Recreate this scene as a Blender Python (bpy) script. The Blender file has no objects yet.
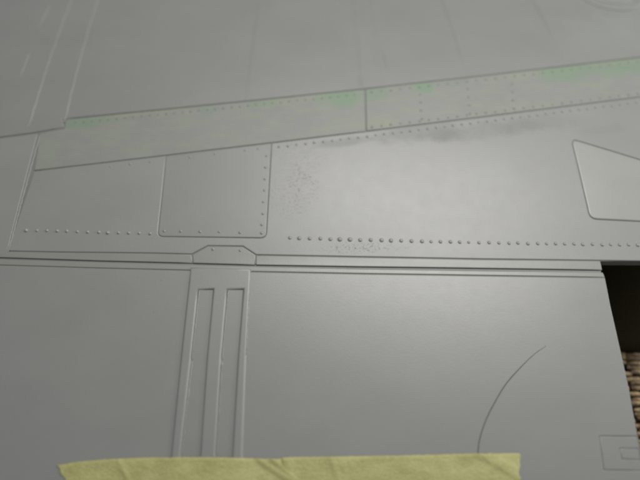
import bpy, math, random
from mathutils import Vector, noise
from mathutils.geometry import delaunay_2d_cdt
random.seed(7)
S = 0.01                                   # all layout below is in centimetres
scene = bpy.context.scene

# ---------------------------------------------------------------- camera
F, TILT, DIST = 560.0, math.radians(65), 20.0
CY, CZ = -DIST*math.cos(TILT), DIST*math.sin(TILT)
cam_d = bpy.data.cameras.new('camera'); cam = bpy.data.objects.new('camera', cam_d)
scene.collection.objects.link(cam); scene.camera = cam
cam_d.sensor_fit = 'HORIZONTAL'; cam_d.sensor_width = 36; cam_d.lens = F/640*36
cam.location = (0, CY*S, CZ*S); cam.rotation_euler = (math.pi/2-TILT, 0, 0)
cam_d.clip_start = 0.005; cam_d.clip_end = 50
cam_d.dof.use_dof = True; cam_d.dof.focus_distance = 0.194; cam_d.dof.aperture_fstop = 4.6

# ---------------------------------------------------------------- world and lamps
w = bpy.data.worlds.new('World'); scene.world = w; w.use_nodes = True
w.node_tree.nodes['Background'].inputs[0].default_value = (0.93, 0.97, 1.0, 1)
w.node_tree.nodes['Background'].inputs[1].default_value = 0.19
def area(name, loc, target, size, size_y, power, col):
    d = bpy.data.lights.new(name, 'AREA'); o = bpy.data.objects.new(name, d)
    scene.collection.objects.link(o)
    d.shape = 'RECTANGLE'; d.size = size; d.size_y = size_y; d.energy = power; d.color = col
    o.location = loc
    o.rotation_euler = (Vector(target)-Vector(loc)).to_track_quat('-Z', 'Y').to_euler()
    return o
area('desk_lamp', (0.115, 0.265, 0.50), (0.03, 0.0, 0), 0.38, 0.14, 3.1, (1.0, 0.985, 0.95))
area('side_lamp', (0.75, 0.16, 0.26), (0.0, 0.0, 0), 0.20, 0.20, 2.6, (1.0, 0.99, 0.96))
scene.view_settings.view_transform = 'Standard'; scene.view_settings.look = 'None'
scene.cycles.filter_width = 2.4
scene.view_settings.exposure = -0.12; scene.view_settings.gamma = 1
try: scene.view_settings.use_curve_mapping = False
except Exception: pass

# ---------------------------------------------------------------- layout helpers
def plane(px, py, z=0.0):
    u, v = px-320, 240-py
    d = (u, F*math.cos(TILT)+v*math.sin(TILT), -F*math.sin(TILT)+v*math.cos(TILT))
    t = (z-CZ)/d[2]
    return d[0]*t, CY+d[1]*t
HA, HB = plane(0, 258), plane(600, 270.5)
HS = (HB[1]-HA[1])/(HB[0]-HA[0])
def surf(x, y):                             # gentle camber of the wing, flap drooping a little
    q = y-(HA[1]+HS*(x-HA[0]))
    z = 0.0
    if q > 0: z = 0.018*q-0.0026*q*q-0.0045*max(0, q-3.5)**2
    else: z = -0.022*q-0.0040*q*q
    return z-0.0009*(x-3)**2
def nrm(x, y):
    e = 0.01
    return Vector((-(surf(x+e,y)-surf(x-e,y))/(2*e), -(surf(x,y+e)-surf(x,y-e))/(2*e), 1)).normalized()
def P(px, py):
    z = 0.0
    for _ in range(6):
        x, y = plane(px, py, z); z = surf(x, y)
    return (x, y)
def PP(*a): return [P(a[i], a[i+1]) for i in range(0, len(a), 2)]

def area2(l): return sum(l[i-1][0]*l[i][1]-l[i][0]*l[i-1][1] for i in range(len(l)))/2
def ccw(l): return l if area2(l) > 0 else l[::-1]
def rounded(pts, radii, seg=5):
    out = []; n = len(pts)
    for i in range(n):
        r = radii[i] if i < len(radii) else 0
        p = Vector(pts[i])
        if r <= 0: out.append(tuple(p)); continue
        a = (Vector(pts[i-1])-p).normalized(); b = (Vector(pts[(i+1) % n])-p).normalized()
        for k in range(seg+1):
            t = k/seg
            out.append(tuple(p+a*r*(1-t)**2+b*r*t**2))
    return out
def densify(l, step=0.45):
    out = []
    for i in range(len(l)):
        a, b = Vector(l[i]), Vector(l[(i+1) % len(l)])
        n = max(1, int((b-a).length/step))
        for k in range(n): out.append(tuple(a+(b-a)*k/n))
    return out
def offset(l, d):                           # CCW loop inset by d; returns points and outward directions
    n = len(l); pts = []; outs = []
    for i in range(n):
        p = Vector(l[i]); a = (p-Vector(l[i-1])); b = (Vector(l[(i+1) % n])-p)
        if a.length < 1e-7: a = b
        if b.length < 1e-7: b = a
        na = Vector((a.y, -a.x)).normalized(); nb = Vector((b.y, -b.x)).normalized()
        m = na+nb
        m = m.normalized() if m.length > 1e-6 else na
        k = 1/max(0.45, m.dot(na))
        pts.append(tuple(p-m*d*k)); outs.append(m)
    return pts, outs
def inside(p, l):
    x, y = p; c = False
    for i in range(len(l)):
        x1, y1 = l[i-1]; x2, y2 = l[i]
        if (y1 > y) != (y2 > y) and x < (x2-x1)*(y-y1)/(y2-y1)+x1: c = not c
    return c
def fill(loops, holes, step):
    verts = []; edges = []
    for l in loops+holes:
        b = len(verts); verts += [Vector(p) for p in l]
        edges += [(b+i, b+(i+1) % len(l)) for i in range(len(l))]
    xs = [p[0] for p in loops[0]]; ys = [p[1] for p in loops[0]]
    x = min(xs)+step/2
    k = 0
    while x < max(xs):
        y = min(ys)+step*(0.5+0.5*(k % 2))
        while y < max(ys):
            if inside((x, y), loops[0]) and not any(inside((x, y), h) for h in holes): verts.append(Vector((x, y)))
            y += step
        x += step; k += 1
    r = delaunay_2d_cdt(verts, edges, [], 0, 1e-5)
    vs = [tuple(v) for v in r[0]]; fs = []
    for f in r[2]:
        cx = sum(vs[i][0] for i in f)/len(f); cy = sum(vs[i][1] for i in f)/len(f)
        if inside((cx, cy), loops[0]) and not any(inside((cx, cy), h) for h in holes):
            fs.append(f if area2([vs[i] for i in f]) > 0 else f[::-1])
    return vs, fs

def link(name, verts, faces, mat, parent=None, normals=None, smooth=True, origin=None):
    me = bpy.data.meshes.new(name)
    o3 = Vector(origin) if origin else Vector((0, 0, 0))
    me.from_pydata([tuple((Vector(v)-o3)*S) for v in verts], [], faces)
    me.polygons.foreach_set('use_smooth', [smooth]*len(me.polygons))
    me.update()
    if normals: me.normals_split_custom_set_from_vertices([tuple(n) for n in normals])
    if mat: me.materials.append(mat)
    o = bpy.data.objects.new(name, me); scene.collection.objects.link(o)
    o.location = o3*S
    if parent: o.parent = parent
    return o

RING = [(0, 1, 76), (0.10, 0.62, 60), (0.30, 0.30, 40), (0.6, 0.08, 18), (1, 0, 0)]
def panel(name, loop, mat, parent, holes=(), gap=0.008, w=0.045, depth=0.026, h=0.0, step=0.7, bottom=None, surfz=True):
    """a piece of skin: flat top that follows the camber, rounded shoulder, short wall"""
    V = []; N = []; Fc = []
    loops = [(densify(ccw(loop)), 1)]+[(densify(ccw(x)), -1) for x in holes]
    tops = []
    for l, s in loops:
        n = len(l); base = len(V)
        rings = list(RING)
        if bottom is not None: rings = [(0, None, 85), (0, 1, 85)]+rings[1:]
        for (f, dz, ang) in rings:
            pts, outs = offset(l, s*(gap/2+w*f))
            for p, m in zip(pts, outs):
                z0 = surf(*p)
                z = z0+h-depth*dz if dz is not None else z0+h-depth-bottom
                V.append((p[0], p[1], z))
                nb = nrm(*p); t = math.radians(ang)
                m3 = Vector((m.x, m.y, 0))*s
                N.append((nb*math.cos(t)+m3*math.sin(t)).normalized())
        for r in range(len(rings)-1):
            for i in range(n):
                a, b = base+r*n+i, base+r*n+(i+1) % n
                q = (a, b, b+n, a+n)
                Fc.append(q if s > 0 else q[::-1])
        tops.append(offset(l, s*(gap/2+w))[0])
    vs, fs = fill([tops[0]], tops[1:], step)
    b = len(V)
    for p in vs:
        V.append((p[0], p[1], surf(*p)+h)); N.append(nrm(*p))
    Fc += [tuple(b+i for i in f) for f in fs]
    if bottom is not None:
        b = len(V); vs, fs = fill([offset(loops[0][0], gap/2)[0]], [], 50)
        for p in vs:
            V.append((p[0], p[1], surf(*p)+h-depth-bottom)); N.append(Vector((0, 0, -1)))
        Fc += [tuple(b+i for i in f)[::-1] for f in fs]
    return link(name, V, Fc, mat, parent, N)

def ridge(name, a, b, mat, parent, w=0.05, h=0.018, seg=30, wob=0.0, base=0.0):
    a, b = Vector(a), Vector(b); d = (b-a).normalized(); s = Vector((-d.y, d.x))
    V = []; Fc = []; prof = [(-1, 0), (-.6, .75), (0, 1), (.6, .75), (1, 0)]
    for k in range(seg+1):
        c = a+(b-a)*k/seg+s*(wob*noise.noise(Vector((k*.9, a.x, 0))))
        e = min(1, k/2, (seg-k)/2)*(0.75+0.5*abs(noise.noise(Vector((k*.7, a.x*3, 5)))))
        for (u, v) in prof:
            p = c+s*u*w/2; V.append((p.x, p.y, surf(p.x, p.y)+base+v*h*e-0.002))
    for k in range(seg):
        for i in range(4):
            q = k*5+i; Fc.append((q, q+1, q+6, q+5))
    # make sure they face up
    o = link(name, V, [f[::-1] for f in Fc], mat, parent)
    if o.data.polygons[5].normal.z < 0: o.data.flip_normals()
    return o

# ---------------------------------------------------------------- materials
class M:
    def __init__(s, name):
        s.m = bpy.data.materials.new(name); s.m.use_nodes = True; s.t = s.m.node_tree
        s.b = s.t.nodes['Principled BSDF']
        tc = s.n('ShaderNodeTexCoord'); v = s.n('ShaderNodeVectorMath', operation='SCALE')
        v.inputs['Scale'].default_value = 100; s.l(tc.outputs['Object'], v.inputs[0]); s.co = v.outputs[0]   # centimetres
    def n(s, ty, **k):
        o = s.t.nodes.new(ty)
        for a, b in k.items(): setattr(o, a, b)
        return o
    def l(s, a, b): s.t.links.new(a, b)
    def noise(s, sc, det=3, rough=.5, stretch=None, dist=0):
        co = s.co
        if stretch:
            mp = s.n('ShaderNodeMapping'); mp.inputs['Scale'].default_value = stretch; s.l(co, mp.inputs[0]); co = mp.outputs[0]
        o = s.n('ShaderNodeTexNoise'); o.inputs['Scale'].default_value = sc; o.inputs['Detail'].default_value = det
        o.inputs['Roughness'].default_value = rough; o.inputs['Distortion'].default_value = dist
        s.l(co, o.inputs['Vector']); return o.outputs['Fac']
    def rng(s, f, a, b, c=0, d=1, smooth=False):
        o = s.n('ShaderNodeMapRange'); o.clamp = True
        if smooth: o.interpolation_type = 'SMOOTHSTEP'
        for i, v in enumerate((a, b, c, d)): o.inputs[i+1].default_value = v
        s.l(f, o.inputs[0]); return o.outputs[0]
    def math(s, op, a, b=0.0, c=0.0):
        o = s.n('ShaderNodeMath', operation=op)
        for i, v in enumerate((a, b, c)):
            if isinstance(v, (int, float)): o.inputs[i].default_value = v
            else: s.l(v, o.inputs[i])
        return o.outputs[0]
    def mix(s, f, a, b):
        o = s.n('ShaderNodeMix', data_type='RGBA')
        for i, v in ((0, f), (6, a), (7, b)):
            if isinstance(v, (int, float)): o.inputs[i].default_value = v
            elif isinstance(v, tuple): o.inputs[i].default_value = (*v, 1)
            else: s.l(v, o.inputs[i])
        return o.outputs[2]
    def blob(s, c, r, ang=0, soft=0.5, warp=0.6):
        """ragged elliptical smear round c (cm) with radii r, 1 inside 0 outside"""
        sub = s.n('ShaderNodeVectorMath', operation='SUBTRACT'); s.l(s.co, sub.inputs[0]); sub.inputs[1].default_value = (c[0], c[1], 0)
        rot = s.n('ShaderNodeVectorRotate', rotation_type='Z_AXIS'); rot.inputs['Angle'].default_value = -ang; s.l(sub.outputs[0], rot.inputs['Vector'])
        mul = s.n('ShaderNodeVectorMath', operation='MULTIPLY'); s.l(rot.outputs[0], mul.inputs[0]); mul.inputs[1].default_value = (1/r[0], 1/r[1], 0)
        ln = s.n('ShaderNodeVectorMath', operation='LENGTH'); s.l(mul.outputs[0], ln.inputs[0])
        d = s.math('ADD', ln.outputs['Value'], s.math('MULTIPLY', s.math('SUBTRACT', s.wn, 0.5), warp*2))
        return s.rng(d, 1-soft, 1+soft, 1, 0, True)

GREY = (0.238, 0.2385, 0.231)
LA = math.atan2(P(640, 57)[1]-P(62, 119)[1], P(640, 57)[0]-P(62, 119)[0])
def plastic(name, base, rough, putty=False, patches=()):
    m = M(name); m.wn = m.noise(1.3, 4, .6)
    big = m.noise(0.35, 4, .55, stretch=(1, 1.6, 1)); mid = m.noise(2.2, 4, .6); fine = m.noise(17, 3, .65)
    col = m.mix(m.rng(big, .3, .7), tuple(c*0.955 for c in base), tuple(c*1.045 for c in base))
    col = m.mix(m.rng(mid, .35, .7, 0, .18), col, tuple(c*0.93 for c in base))
    col = m.mix(m.rng(fine, .35, .75, 0, .22), col, tuple(c*1.1 for c in base))
    rf = m.math('ADD', rough, m.math('MULTIPLY', m.math('SUBTRACT', mid, .5), .05))
    if putty:
        col = m.mix(m.rng(m.noise(.8, 5, .65, stretch=(1, 2, 1)), .42, .62, 0, .75), col, (0.232, 0.252, 0.200))
        col = m.mix(m.rng(m.noise(6, 3, .6, stretch=(.25, 1.2, 1)), .5, .75, 0, .3), col, (0.26, 0.265, 0.255))
        for (px, py, rx, ry, k) in ((85, 122, 1.0, .14, .6), (205, 108, .35, .2, .35), (262, 103, .5, .16, .45), (343, 97, .75, .24, .85),
                                    (378, 92, .4, .2, .55), (424, 86, .38, .2, .9), (452, 82, .6, .12, .3), (562, 71, 1.0, .3, .75), (612, 68, .7, .3, .5), (640, 64, .8, .3, .6)):
            f = m.blob(P(px, py), (rx*1.15, ry*1.9), LA, .5, .85)
            col = m.mix(m.math('MULTIPLY', f, k*.85), col, (0.15, 0.25, 0.15))
        for (px, py, rx, ry, k) in ((372, 124, .9, .22, .4), (300, 100, 1.2, .2, .25), (150, 112, 2.2, .12, .4), (620, 62, .9, .18, .3)):
            f = m.blob(P(px, py), (rx, ry), LA, .6, .8)
            col = m.mix(m.math('MULTIPLY', f, k), col, (0.245, 0.262, 0.17))
    spk = []
    for (px, py, rx, ry, ang, dc, dr, cc) in patches:
        f = m.blob(P(px, py), (rx, ry), ang, .45, .75)
        if cc == 'specks':
            f = m.math('MULTIPLY', f, m.rng(m.noise(11, 4, .75, stretch=(.85, 1.2, 1)), .52, .70)); cc = (.10, .10, .095)
            spk.append(f)
        col = m.mix(m.math('MULTIPLY', f, dc), col, cc)
        rf = m.math('ADD', rf, m.math('MULTIPLY', f, dr))
    # little pits and specks
    sp = m.noise(9, 2, .5)
    col = m.mix(m.rng(sp, .76, .82, 0, .5), col, (0.12, 0.12, 0.115))
    m.l(col, m.b.inputs['Base Color']); m.l(rf, m.b.inputs['Roughness'])
    m.b.inputs['Specular IOR Level'].default_value = .72
    b1 = m.n('ShaderNodeBump'); b1.inputs['Distance'].default_value = .00005; b1.inputs['Strength'].default_value = .8
    m.l(m.math('ADD', m.math('MULTIPLY', fine, .45), m.math('MULTIPLY', m.noise(4, 2, .55, stretch=(1, 1.6, 1)), .14)), b1.inputs['Height'])
    m.l(b1.outputs[0], m.b.inputs['Normal'])
    return m.m
DARK = (0.15, 0.154, 0.145)
m_wing = plastic('grey_plastic', GREY, .425, patches=(
    (425, 131, 1.7, .5, LA, .2, .12, DARK), (545, 122, 1.9, .45, LA, .2, .12, DARK), (490, 130, 2.6, .4, LA, .1, .1, DARK), (345, 142, 1.0, .2, LA, .15, .1, DARK),
    (300, 160, .9, .9, .3, .2, .10, 'specks'), (303, 182, .5, .7, .5, .3, .12, 'specks'), (285, 195, .9, .9, 0, .35, .1, 'specks'), (500, 132, 4.5, .35, LA, .18, .10, 'specks'),
    (600, 130, 1.0, .2, LA, -.2, -.05, DARK), (368, 246.5, 1.3, .16, -.02, .5, .2, 'specks'), (350, 250, 1.2, .14, -.02, .5, .2, 'specks')))
m_fore = plastic('darkened_grey_plastic', tuple(c*.92 for c in GREY), .43, patches=(  # base darkened to imitate weaker light on forward skin and access panel
    (355, 25, .16, 4.0, 0.03, .26, .1, DARK), (375, 30, .12, 2.5, 0.05, .15, .05, DARK), (447, 15, .10, 3.0, .10, .4, .1, DARK),
    (384, 58, .08, .6, .1, .2, .0, DARK), (538, 10, .10, 2.2, .12, .4, .08, DARK), (252, 50, .09, 4.2, -.03, .18, .0, DARK),
    (610, 40, 2.0, 1.5, 0, .2, .1, (0.21, .24, .205)), (640, 5, 2.0, 2.5, 0, .2, .1, (0.21, .24, .205)), (365, 65, .3, 1.3, 0, .12, .1, DARK)))
m_band = plastic('sanded_putty_plastic', tuple(c*.92 for c in GREY), .56, putty=True)
m_flap = plastic('flap_plastic', tuple(c*.97 for c in GREY), .395)
m_core = plastic('inner_plastic', tuple(c*.8 for c in GREY), .6)
m_edge = plastic('lightened_edge_plastic', tuple(min(1, c*1.12) for c in GREY), .4)  # lightened colour stands in for light caught on the raised lines
m_glint = plastic('glint_plastic', tuple(c*1.15 for c in GREY), .25)  # lighter glossy colour paints glints on plate ridges and the left rivet row
m_sunken = plastic('sunken_look_rivet', (0.165, .175, .145), .6)  # dark colour stands in for shade, so these rivets look sunken
m_hatch = plastic('hatch_plastic', (0.285, .29, .268), .38)
m_strip = plastic('strip_plastic', (0.235, .240, .216), .39)

# ---------------------------------------------------------------- the wing
wing = bpy.data.objects.new('model_wing', None); scene.collection.objects.link(wing)
wing.empty_display_size = .05
wing['label'] = 'grey plastic model aircraft wing with engraved panel lines, rivets and green putty smears'
wing['category'] = 'model wing'

X0, X1, YT, YB = -260, 900, -190, 640
S3a, S3b = (40, 132), (6, 257)
L1l = (0, 137)
# forward skin with a round inspection cover
cc = P(610, -12); CR = 1.25
def circle(c, r, n=48): return [(c[0]+r*math.cos(2*math.pi*i/n), c[1]+r*math.sin(2*math.pi*i/n)) for i in range(n)]
left_ext = (X0, 168)
def L1(x): return 119+(x-62)*(57-119)/(640-62)+ (2.0*math.sin((x-62)/578*math.pi) if x < 640 else 0)
def L2(x): return 171+(x-33)*(97-171)/(640-33)+(1.0*math.sin((x-33)/607*math.pi) if x < 640 else 0)
l1pts = [c for x in (62, 160, 260, 365, 480, 560, 640, 760, X1) for c in (x, L1(x))]
fore = PP(X0, YT, X0, 152, 0, 137, 38, 132, 64, 127, *l1pts, X1, YT)
panel('skin_panel', fore, m_fore, wing, holes=[circle(cc, CR)], w=.03, depth=.018, step=.8)
cov = panel('round_cover', circle(cc, CR), m_fore, wing, w=.16, depth=.035, h=-.012)
panel('cover_ring', circle(cc, 1.8), m_fore, wing, holes=[circle(cc, 1.38)], w=.10, depth=.034, h=.03)
# leading-edge lines on the left
for (a, b, ww) in (((76, -12), (28, 128), .075), ((106, -25), (64, 122), .075), ((50, 4), (39, 27), .06), ((30, 51), (20, 77), .06), ((40, 135), (8, 252), .05)):
    ridge('raised_line', P(*a), P(*b), m_edge, wing, w=ww, h=(.012 if a[1] < 100 else .008), seg=40 if b[1]-a[1] > 60 else 10, wob=.03)
# left outer skin
panel('skin_panel', PP(X0, 153.5, 0, 138.5, 38, 133.5, 37, 137, 6, 257, X0, 249), m_wing, wing, w=.03, depth=.02)
# band with putty, split at the vertical line
l1a = [c for x in (66, 160, 260, 364.5) for c in (x, L1(x)+.6)]
l2a = [c for x in (365.5, 272, 170, 100, 34) for c in (x, L2(x)-.4)]
panel('skin_panel', PP(40, 133, 64, 129, *l1a, *l2a), m_band, wing, w=.03, depth=.022)['label'] = 'front skin strip smeared with green putty'
l1b = [c for x in (365.5, 480, 560, 640, 760, X1) for c in (x, L1(x)+.6)]
l2b = [c for x in (X1, 760, 640, 560, 480, 366.5) for c in (x, L2(x)-.4)]
panel('skin_panel', PP(*l1b, *l2b), m_band, wing, w=.03, depth=.022)['label'] = 'front skin strip with brighter green putty smears'
# main rear skin wrapped around the access panel, with the four-sided hatch on the right
Aline = [(X1, 263.5), (640, 261), (602, 260.5), (480, 259), (360, 256.8), (256, 254.8), (243, 246.2), (208, 245.6), (192, 254), (150, 253), (60, 252), (7, 251)]
l2c = [c for x in (34, 100, 160) for c in (x, L2(x)+.3)]
l2d = [c for x in (272, 365, 480, 560, 640, 760, X1) for c in (x, L2(x)+.3)]
notch = [(166, L2(166)+.3), (162, 195), (157.5, 236.5), (266, 238), (271.5, L2(271.5)+.3)]
rear = PP(*l2c)+[P(*p) for p in notch]+PP(*l2d)+[P(*p) for p in Aline]
rad = [0]*3+[0, 0, .22, .22, 0]
hatch = rounded(PP(571, 138.5, 590, 219, 760, 228, 760, 197), [.28, .28, .3, .3])
panel('skin_panel', rounded(rear, rad), m_wing, wing, holes=[hatch], w=.04, depth=.035, step=.6)['label'] = 'large rear skin around the access panel'
panel('access_panel', rounded(PP(166, L2(166)+.3, 271.5, L2(271.5)+.3, 266, 238, 157.5, 236.5, 162, 195), [0, 0, .22, .22, 0]), m_fore, wing, w=.04, depth=.035)
panel('hatch', hatch, m_hatch, wing, w=.07, depth=.04, h=.004)
# strip above the hinge: left length, raised bay, right length
panel('hinge_strip', PP(7, 251.6, 60, 252.6, 150, 253.6, 191.5, 254.6, 192.5, 263.0, 100, 260.7, 7, 257.6, X0, 250.5, X0, 246), m_strip, wing, w=.03, depth=.03)
bay = PP(192.5, 254.6, 208, 246.2, 243, 246.8, 255.5, 255, 255, 264.9, 193, 263.2)
panel('hinge_bay', bay, m_strip, wing, w=.035, depth=.035, h=.004)
panel('hinge_strip', PP(256.2, 255.4, 360, 257.4, 480, 259.6, 600.5, 261, 602.5, 270.0, 480, 268.2, 360, 266.6, 255.8, 264.9), m_strip, wing, w=.03, depth=.03)
# body under the skins
panel('wing_body', PP(X0+2, YT+3, X0+2, 250, 7, 257.4, 192, 262.8, 360, 266.2, 602, 269.4, 600.5, 261, X1-2, 263, X1-2, YT+3),
      m_core, wing, w=.02, depth=.01, h=-.032, bottom=.35, step=1.0)

# rounded filler added in the hinge gap so it looks less black
panel('hinge_gap_fill', PP(X0+3, 249, 8, 256, 360, 264, 602, 268, 602.5, 273.6, 360, 270, 192, 266, 8, 261.5, X0+3, 254), m_core, wing, w=.05, depth=.04, h=-.055, bottom=.06)

# rivets
def rivet_mesh(name, r, h, mat):
    V = [(0, 0, h)]; Fc = []; n = 12
    for (k, z) in ((.35, .93), (.65, .72), (.88, .40), (1.0, 0), (1.02, -.5)):
        for i in range(n): V.append((r*k*math.cos(2*math.pi*i/n), r*k*math.sin(2*math.pi*i/n), h*z))
    Fc += [(0, 1+i, 1+(i+1) % n) for i in range(n)]
    for q in range(4):
        for i in range(n):
            a, b = 1+q*n+i, 1+q*n+(i+1) % n; Fc.append((a, a+n, b+n, b))
    me = bpy.data.meshes.new(name); me.from_pydata([tuple(c*S for c in v) for v in V], [], Fc)
    me.polygons.foreach_set('use_smooth', [True]*len(me.polygons)); me.materials.append(mat); me.update(); return me
rv_glint = rivet_mesh('rivet_glint', .068, .05, m_glint)
rv_big = rivet_mesh('rivet_large', .074, .034, m_wing)
rv_small = rivet_mesh('rivet_small', .056, .028, m_wing)
rv_flat = rivet_mesh('rivet_flat', .055, .012, m_sunken)
def rivet(px, py, me, parent=None, jit=.25, sc=1):
    x, y = P(px+random.uniform(-jit, jit), py+random.uniform(-jit, jit))
    o = bpy.data.objects.new('rivet', me); scene.collection.objects.link(o)
    o.location = (x*S, y*S, (surf(x, y)-.001)*S); o.parent = wing; k = sc*random.uniform(.88, 1.1); o.scale = (k, k, k)
    o.rotation_euler = nrm(x, y).to_track_quat('Z', 'Y').to_euler()
row = [290, 299.5, 310, 320.5, 330.5, 340, 350, 360.5, 371, 381.5, 391, 401.5, 411.5, 422, 431, 440.5, 450.5, 460, 469, 479, 489, 499, 509, 518,
       528, 538, 547, 556, 565, 574, 583, 592.5, 602.5, 611, 620, 629, 638, 647, 656]
for x in row: rivet(x, 238+(x-290)*7.3/350+(.6*math.sin((x-290)/100)), rv_big, sc=1.14 if 295 < x < 425 else .92)
for i, x in enumerate([26, 37, 47, 57.5, 67, 77.5, 87.5, 99, 108, 118.5, 129, 139, 150]): rivet(x, 230.3+i*.28, rv_glint)
x = 279.0
while x < 665: rivet(x, L2(x)+5.0, rv_small); x += 8.9-.0022*(x-279)
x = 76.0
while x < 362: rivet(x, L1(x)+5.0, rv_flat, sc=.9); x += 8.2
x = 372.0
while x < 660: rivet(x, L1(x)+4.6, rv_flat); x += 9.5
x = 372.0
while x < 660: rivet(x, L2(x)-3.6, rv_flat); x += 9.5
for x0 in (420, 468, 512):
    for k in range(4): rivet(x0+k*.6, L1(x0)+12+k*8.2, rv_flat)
for k in range(7): rivet(266.5-k*.75, 156+k*11.5, rv_small, sc=.9)
for x, y in ((164, 231), (181, 231.2), (200, 231.4), (219.5, 232), (240, 232.4), (261.5, 233)): rivet(x, y, rv_small)
for x in (110, 130, 150, 190, 215, 245, 258): rivet(x, L2(x)+4.5, rv_small, sc=.8)
for x, y in ((213, 249), (240, 250.5)): rivet(x, y, rv_small, sc=1.1)

# ---------------------------------------------------------------- the flap (part of the wing) and its own pieces
FB = [(X0, 252.5), (8, 259.6), (100, 262.4), (192, 264.8), (256, 266.4), (360, 268.8), (480, 270.6), (603, 272.2)]
FC = [(605.3, 277.4), (480, 275.4), (360, 273.6), (256, 271.6), (192, 270.2), (100, 268), (8, 265.2), (X0, 259)]
EDGE = [(610.5, 305), (618.4, 340), (629, 388), (638.5, 440), (646, 480), (672, YB)]
flap = panel('flap', [P(*p) for p in FB]+[P(*p) for p in FC[:1]]+[P(*p) for p in EDGE]+[P(X0, YB)],
             m_core, wing, w=.02, depth=.01, h=-.03, bottom=.11, step=1.0)
panel('hinge_strip', [P(*p) for p in FB]+[P(*p) for p in FC], m_strip, flap, w=.035, depth=.03)
FC2 = [(x, y+.5) for x, y in FC]
r1 = rounded(PP(600, 436, 750, 436, 750, 471, 603.5, 470), [.05]*4, 3)
r1 = PP(600, 436, 636.9, 436.3, 643.4, 470.6, 603.5, 470)
r2 = PP(620, 448.3, 638.6, 448.6, 640.8, 459.6, 622, 459)
skin = [P(*p) for p in FC2[::-1]]+[P(*p) for p in EDGE]+[P(X0, YB)]
panel('flap_skin', skin, m_flap, flap, holes=[r1], w=.03, depth=.03, step=.7)
panel('inset_panel', r1, m_flap, flap, holes=[r2], w=.025, depth=.028, step=.5)
panel('inset_panel', r2, m_flap, flap, w=.025, depth=.028, step=.5)['label'] = 'small inner rectangle'
plate = PP(190.5, 267.5, 251.5, 269, 246.5, 360, 243, 455, 237, YB, 153, YB, 171, 455, 180.5, 360)
sl1 = PP(199, 290, 213, 290, 206.5, 360, 200, 455, 190, 600, 165, 600, 181, 455, 191.5, 360)
sl2 = PP(228, 290, 243, 290, 237.5, 360, 232, 455, 225, 600, 205, 600, 216, 455, 221.5, 360)
panel('stiffener_plate', plate, m_flap, flap, holes=[sl1, sl2], w=.085, depth=.06, h=.055, gap=0, step=.4)
# thin ragged ridges added to imitate glints along the moulded edges
for a, b in (((199.5, 291), (192.2, 360)), ((192.2, 362), (182, 454)), ((228.5, 291), (222.3, 360)), ((222.3, 362), (217, 456)), ((250.5, 271), (246.3, 358)), ((196, 272), (188, 345))):
    ridge('glint_ridge', P(*a), P(*b), m_glint, flap, w=.03, h=.03 if a[0] > 197 else .016, seg=60, wob=.03, base=.022)
# thin arc scribed in the flap
pts = [(546, 346), (534, 354.5), (520, 368), (506, 384), (495, 402), (486, 420), (480, 438), (478, 452), (477.5, 470)]
V = []; Fc = []
pw = [Vector(P(*p)) for p in pts]; dense = []
for i in range(len(pw)-1):
    p0, p1, p2, p3 = pw[max(0, i-1)], pw[i], pw[i+1], pw[min(len(pw)-1, i+2)]
    for k in range(8):
        t = k/8; dense.append(.5*((2*p1)+(-p0+p2)*t+(2*p0-5*p1+4*p2-p3)*t*t+(-p0+3*p1-3*p2+p3)*t**3))
for i, c in enumerate(dense):
    d = (dense[min(i+1, len(dense)-1)]-dense[max(i-1, 0)]).normalized(); s = Vector((-d.y, d.x))
    ww = .016*(.35+.65*min(1, i/20))
    for u, z in ((-1, 0), (-.5, .8), (.5, .8), (1, 0)):
        p = c+s*u*ww; V.append((p.x, p.y, surf(p.x, p.y)+z*.008-.001))
for i in range(len(dense)-1):
    for k in range(3): q = i*4+k; Fc.append((q, q+1, q+5, q+4))
mm = M('dark_line'); mm.b.inputs['Base Color'].default_value = (.06, .058, .05, 1); mm.b.inputs['Roughness'].default_value = .6
arc = link('scribed_arc', V, Fc, mm.m, flap)
if arc.data.polygons[1].normal.z < 0: arc.data.flip_normals()
arc['label'] = 'thin dark curved line'

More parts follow.
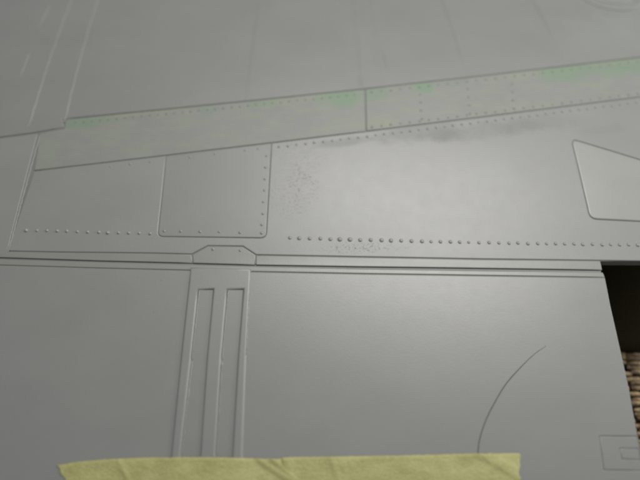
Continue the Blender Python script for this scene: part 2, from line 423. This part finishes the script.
# ---------------------------------------------------------------- masking tape
mt = M('masking_tape'); mt.wn = mt.noise(2, 4, .6)
c = mt.mix(mt.rng(mt.noise(1.1, 5, .65, stretch=(1, 2.2, 1)), .3, .72), (0.335, .325, .115), (0.47, .45, .195))
c = mt.mix(mt.rng(mt.noise(12, 4, .75, stretch=(.8, 1.4, 1)), .48, .72, 0, .6), c, (0.52, .50, .27))
mt.l(c, mt.b.inputs['Base Color']); mt.b.inputs['Roughness'].default_value = .45
mt.b.inputs['Specular IOR Level'].default_value = .45
bp = mt.n('ShaderNodeBump'); bp.inputs['Distance'].default_value = .00032; bp.inputs['Strength'].default_value = .9
mt.l(mt.math('ADD', mt.noise(13, 4, .7, stretch=(.7, 1.2, 1)), mt.math('MULTIPLY', mt.noise(45, 2, .6), .3)), bp.inputs['Height']); mt.l(bp.outputs[0], mt.b.inputs['Normal'])
def tape(name, top, yb, seed, lift, creases, endl, endr):
    """top: pixel polyline of the far edge; creases: (x px, width, height, slant)"""
    nx, ny = 200, 44; V = []; Fc = []
    def ytop(x):
        for (xa, ya), (xb, yb_) in zip(top, top[1:]):
            if x <= xb: return ya+(yb_-ya)*(x-xa)/(xb-xa)
        return top[-1][1]
    xa, xb = top[0][0], top[-1][0]
    for j in range(ny+1):
        v = j/ny
        for i in range(nx+1):
            u = i/nx
            x = xa+(xb-xa)*u
            x += (endl(v) if u < .08 else 0)*(1-u/.08)+(endr(v) if u > .98 else 0)*((u-.98)/.02)
            y = ytop(xa+(xb-xa)*u); y = y+(yb-y)*v
            y += .5*noise.noise(Vector((x*.25, seed, 0)))*(1 if j == 0 else 0)
            wx, wy = P(x, y)
            z = surf(wx, wy)+lift+.03*noise.noise(Vector((wx*.7, wy*1.6, seed)))+.016*noise.noise(Vector((wx*2.2, wy*2.8, seed+4)))+.02
            z += .085*math.exp(-((x-207)/44)**6)
            for (cx, cw, ch, sl) in creases:
                t = (x-cx-sl*v*100)/cw; z += ch*math.exp(-t*t)*(1-.5*v)
            V.append((wx, wy, max(z, surf(wx, wy)+.012)))
    n = nx+1
    for j in range(ny):
        for i in range(nx): a = j*n+i; Fc.append((a, a+n, a+n+1, a+1))
    o = link(name, V, Fc, mt.m)
    if o.data.polygons[0].normal.z < 0: o.data.flip_normals()
    so = o.modifiers.new('thickness', 'SOLIDIFY'); so.thickness = .012*S; so.offset = -1
    o['category'] = 'masking tape'; return o
o = tape('masking_tape', [(57, 465.5), (75, 462), (110, 459), (150, 457.5), (220, 457.6), (270, 459), (316, 457)], 590, 1.3, 0.0,
     [(258, 3, .06, 1.9), (272, 3, .05, 1.5), (95, 5, .012, -.8), (118, 2.5, .02, .6)], lambda v: min(9, v*70)+1.2*math.sin(v*70), lambda v: 0)
o['label'] = 'left length of yellow masking tape with a slanted torn end, tucked under the other piece'
o = tape('masking_tape', [(282, 457.6), (300, 457), (330, 456.7), (400, 455.6), (470, 453.6), (519, 453.2)], 588, 6.1, 0.022,
     [(286, 4, .02, .3), (478, 4, .05, 2.2), (488, 2.5, .05, 2.2), (330, 2.5, .015, .5), (400, 3, .012, -1.0)], lambda v: 1.5*math.sin(v*9), lambda v: 1.0*math.sin(v*31)+.8*math.sin(v*77)+3*v)
o['label'] = 'right length of yellow masking tape with a straight cut end over the scribed arc'

# ---------------------------------------------------------------- woven mat far below
ZM = -5.0
mr = M('rush'); mr.wn = mr.noise(1, 2)
c = mr.mix(mr.rng(mr.noise(3.0, 5, .75), .38, .66), (0.06, .036, .018), (0.42, .31, .16))
c = mr.mix(mr.rng(mr.noise(5, 2, .6), .55, .7, 0, .7), c, (0.16, .085, .06))
mr.l(c, mr.b.inputs['Base Color']); mr.b.inputs['Roughness'].default_value = .5
floor = link('floor', [(-120, -120, ZM-.6), (120, -120, ZM-.6), (120, 120, ZM-.6), (-120, 120, ZM-.6)], [(0, 1, 2, 3)], None)
mf = M('dark_underlay'); mf.b.inputs['Base Color'].default_value = (.05, .035, .02, 1); mf.b.inputs['Roughness'].default_value = .8
floor.data.materials.append(mf.m); floor['kind'] = 'structure'
bx, by = plane(630, 352, ZM)
V = []; Fc = []
y = by-.1; r = 0
while y > by-26:
    x = -34.0+(r % 2)*.35
    while x < 34:
        L = random.uniform(.45, .8); hgt = .10*random.uniform(.4, 1.5); yo = y+random.uniform(-.07, .07); zz = ZM+random.uniform(-.03, .02)
        b = len(V)
        for (t, k) in ((0, .15), (.25, .85), (.5, 1), (.75, .85), (1, .15)):
            for (s_, q) in ((-1, 0), (-.6, .8), (.6, .8), (1, 0)):
                V.append((x+L*t, yo+s_*.105*(.6+.4*k), zz+hgt*2*q*k-.02))
        for t in range(4):
            for k in range(3): a = b+t*4+k; Fc.append((a, a+4, a+5, a+1))
        x += .66+random.uniform(-.03, .03)
    y -= .20; r += 1
mat = link('woven_mat', V, Fc, mr.m)
if mat.data.polygons[4].normal.z < 0: mat.data.flip_normals()
mat['kind'] = 'stuff'
mat['label'] = 'coarse woven straw mat out of focus below the wing'; mat['category'] = 'mat'
# dark cloth border along the mat
mc = M('dark_cloth'); mc.b.inputs['Roughness'].default_value = .9; mc.b.inputs['Specular IOR Level'].default_value = .1
c = mc.mix(mc.noise(8, 3), (0.032, .025, .012), (0.055, .043, .022)); mc.l(c, mc.b.inputs['Base Color'])
V = []; Fc = []; nx, ny = 120, 30
for j in range(ny+1):
    for i in range(nx+1):
        xx = -34+68*i/nx; yy = by+22*j/ny
        V.append((xx, yy, ZM+.12+.03*math.sin(yy*5)+.05*noise.noise(Vector((xx*.3, yy*.6, 0)))-(.14 if j == 0 else 0)))
for j in range(ny):
    for i in range(nx): a = j*(nx+1)+i; Fc.append((a, a+1, a+nx+2, a+nx+1))
cl = link('dark_cloth', V, Fc, mc.m)
cl['label'] = 'black brown cloth beyond the woven mat under the wing'; cl['category'] = 'cloth'
so = cl.modifiers.new('thickness', 'SOLIDIFY'); so.thickness = .1*S; so.offset = -1
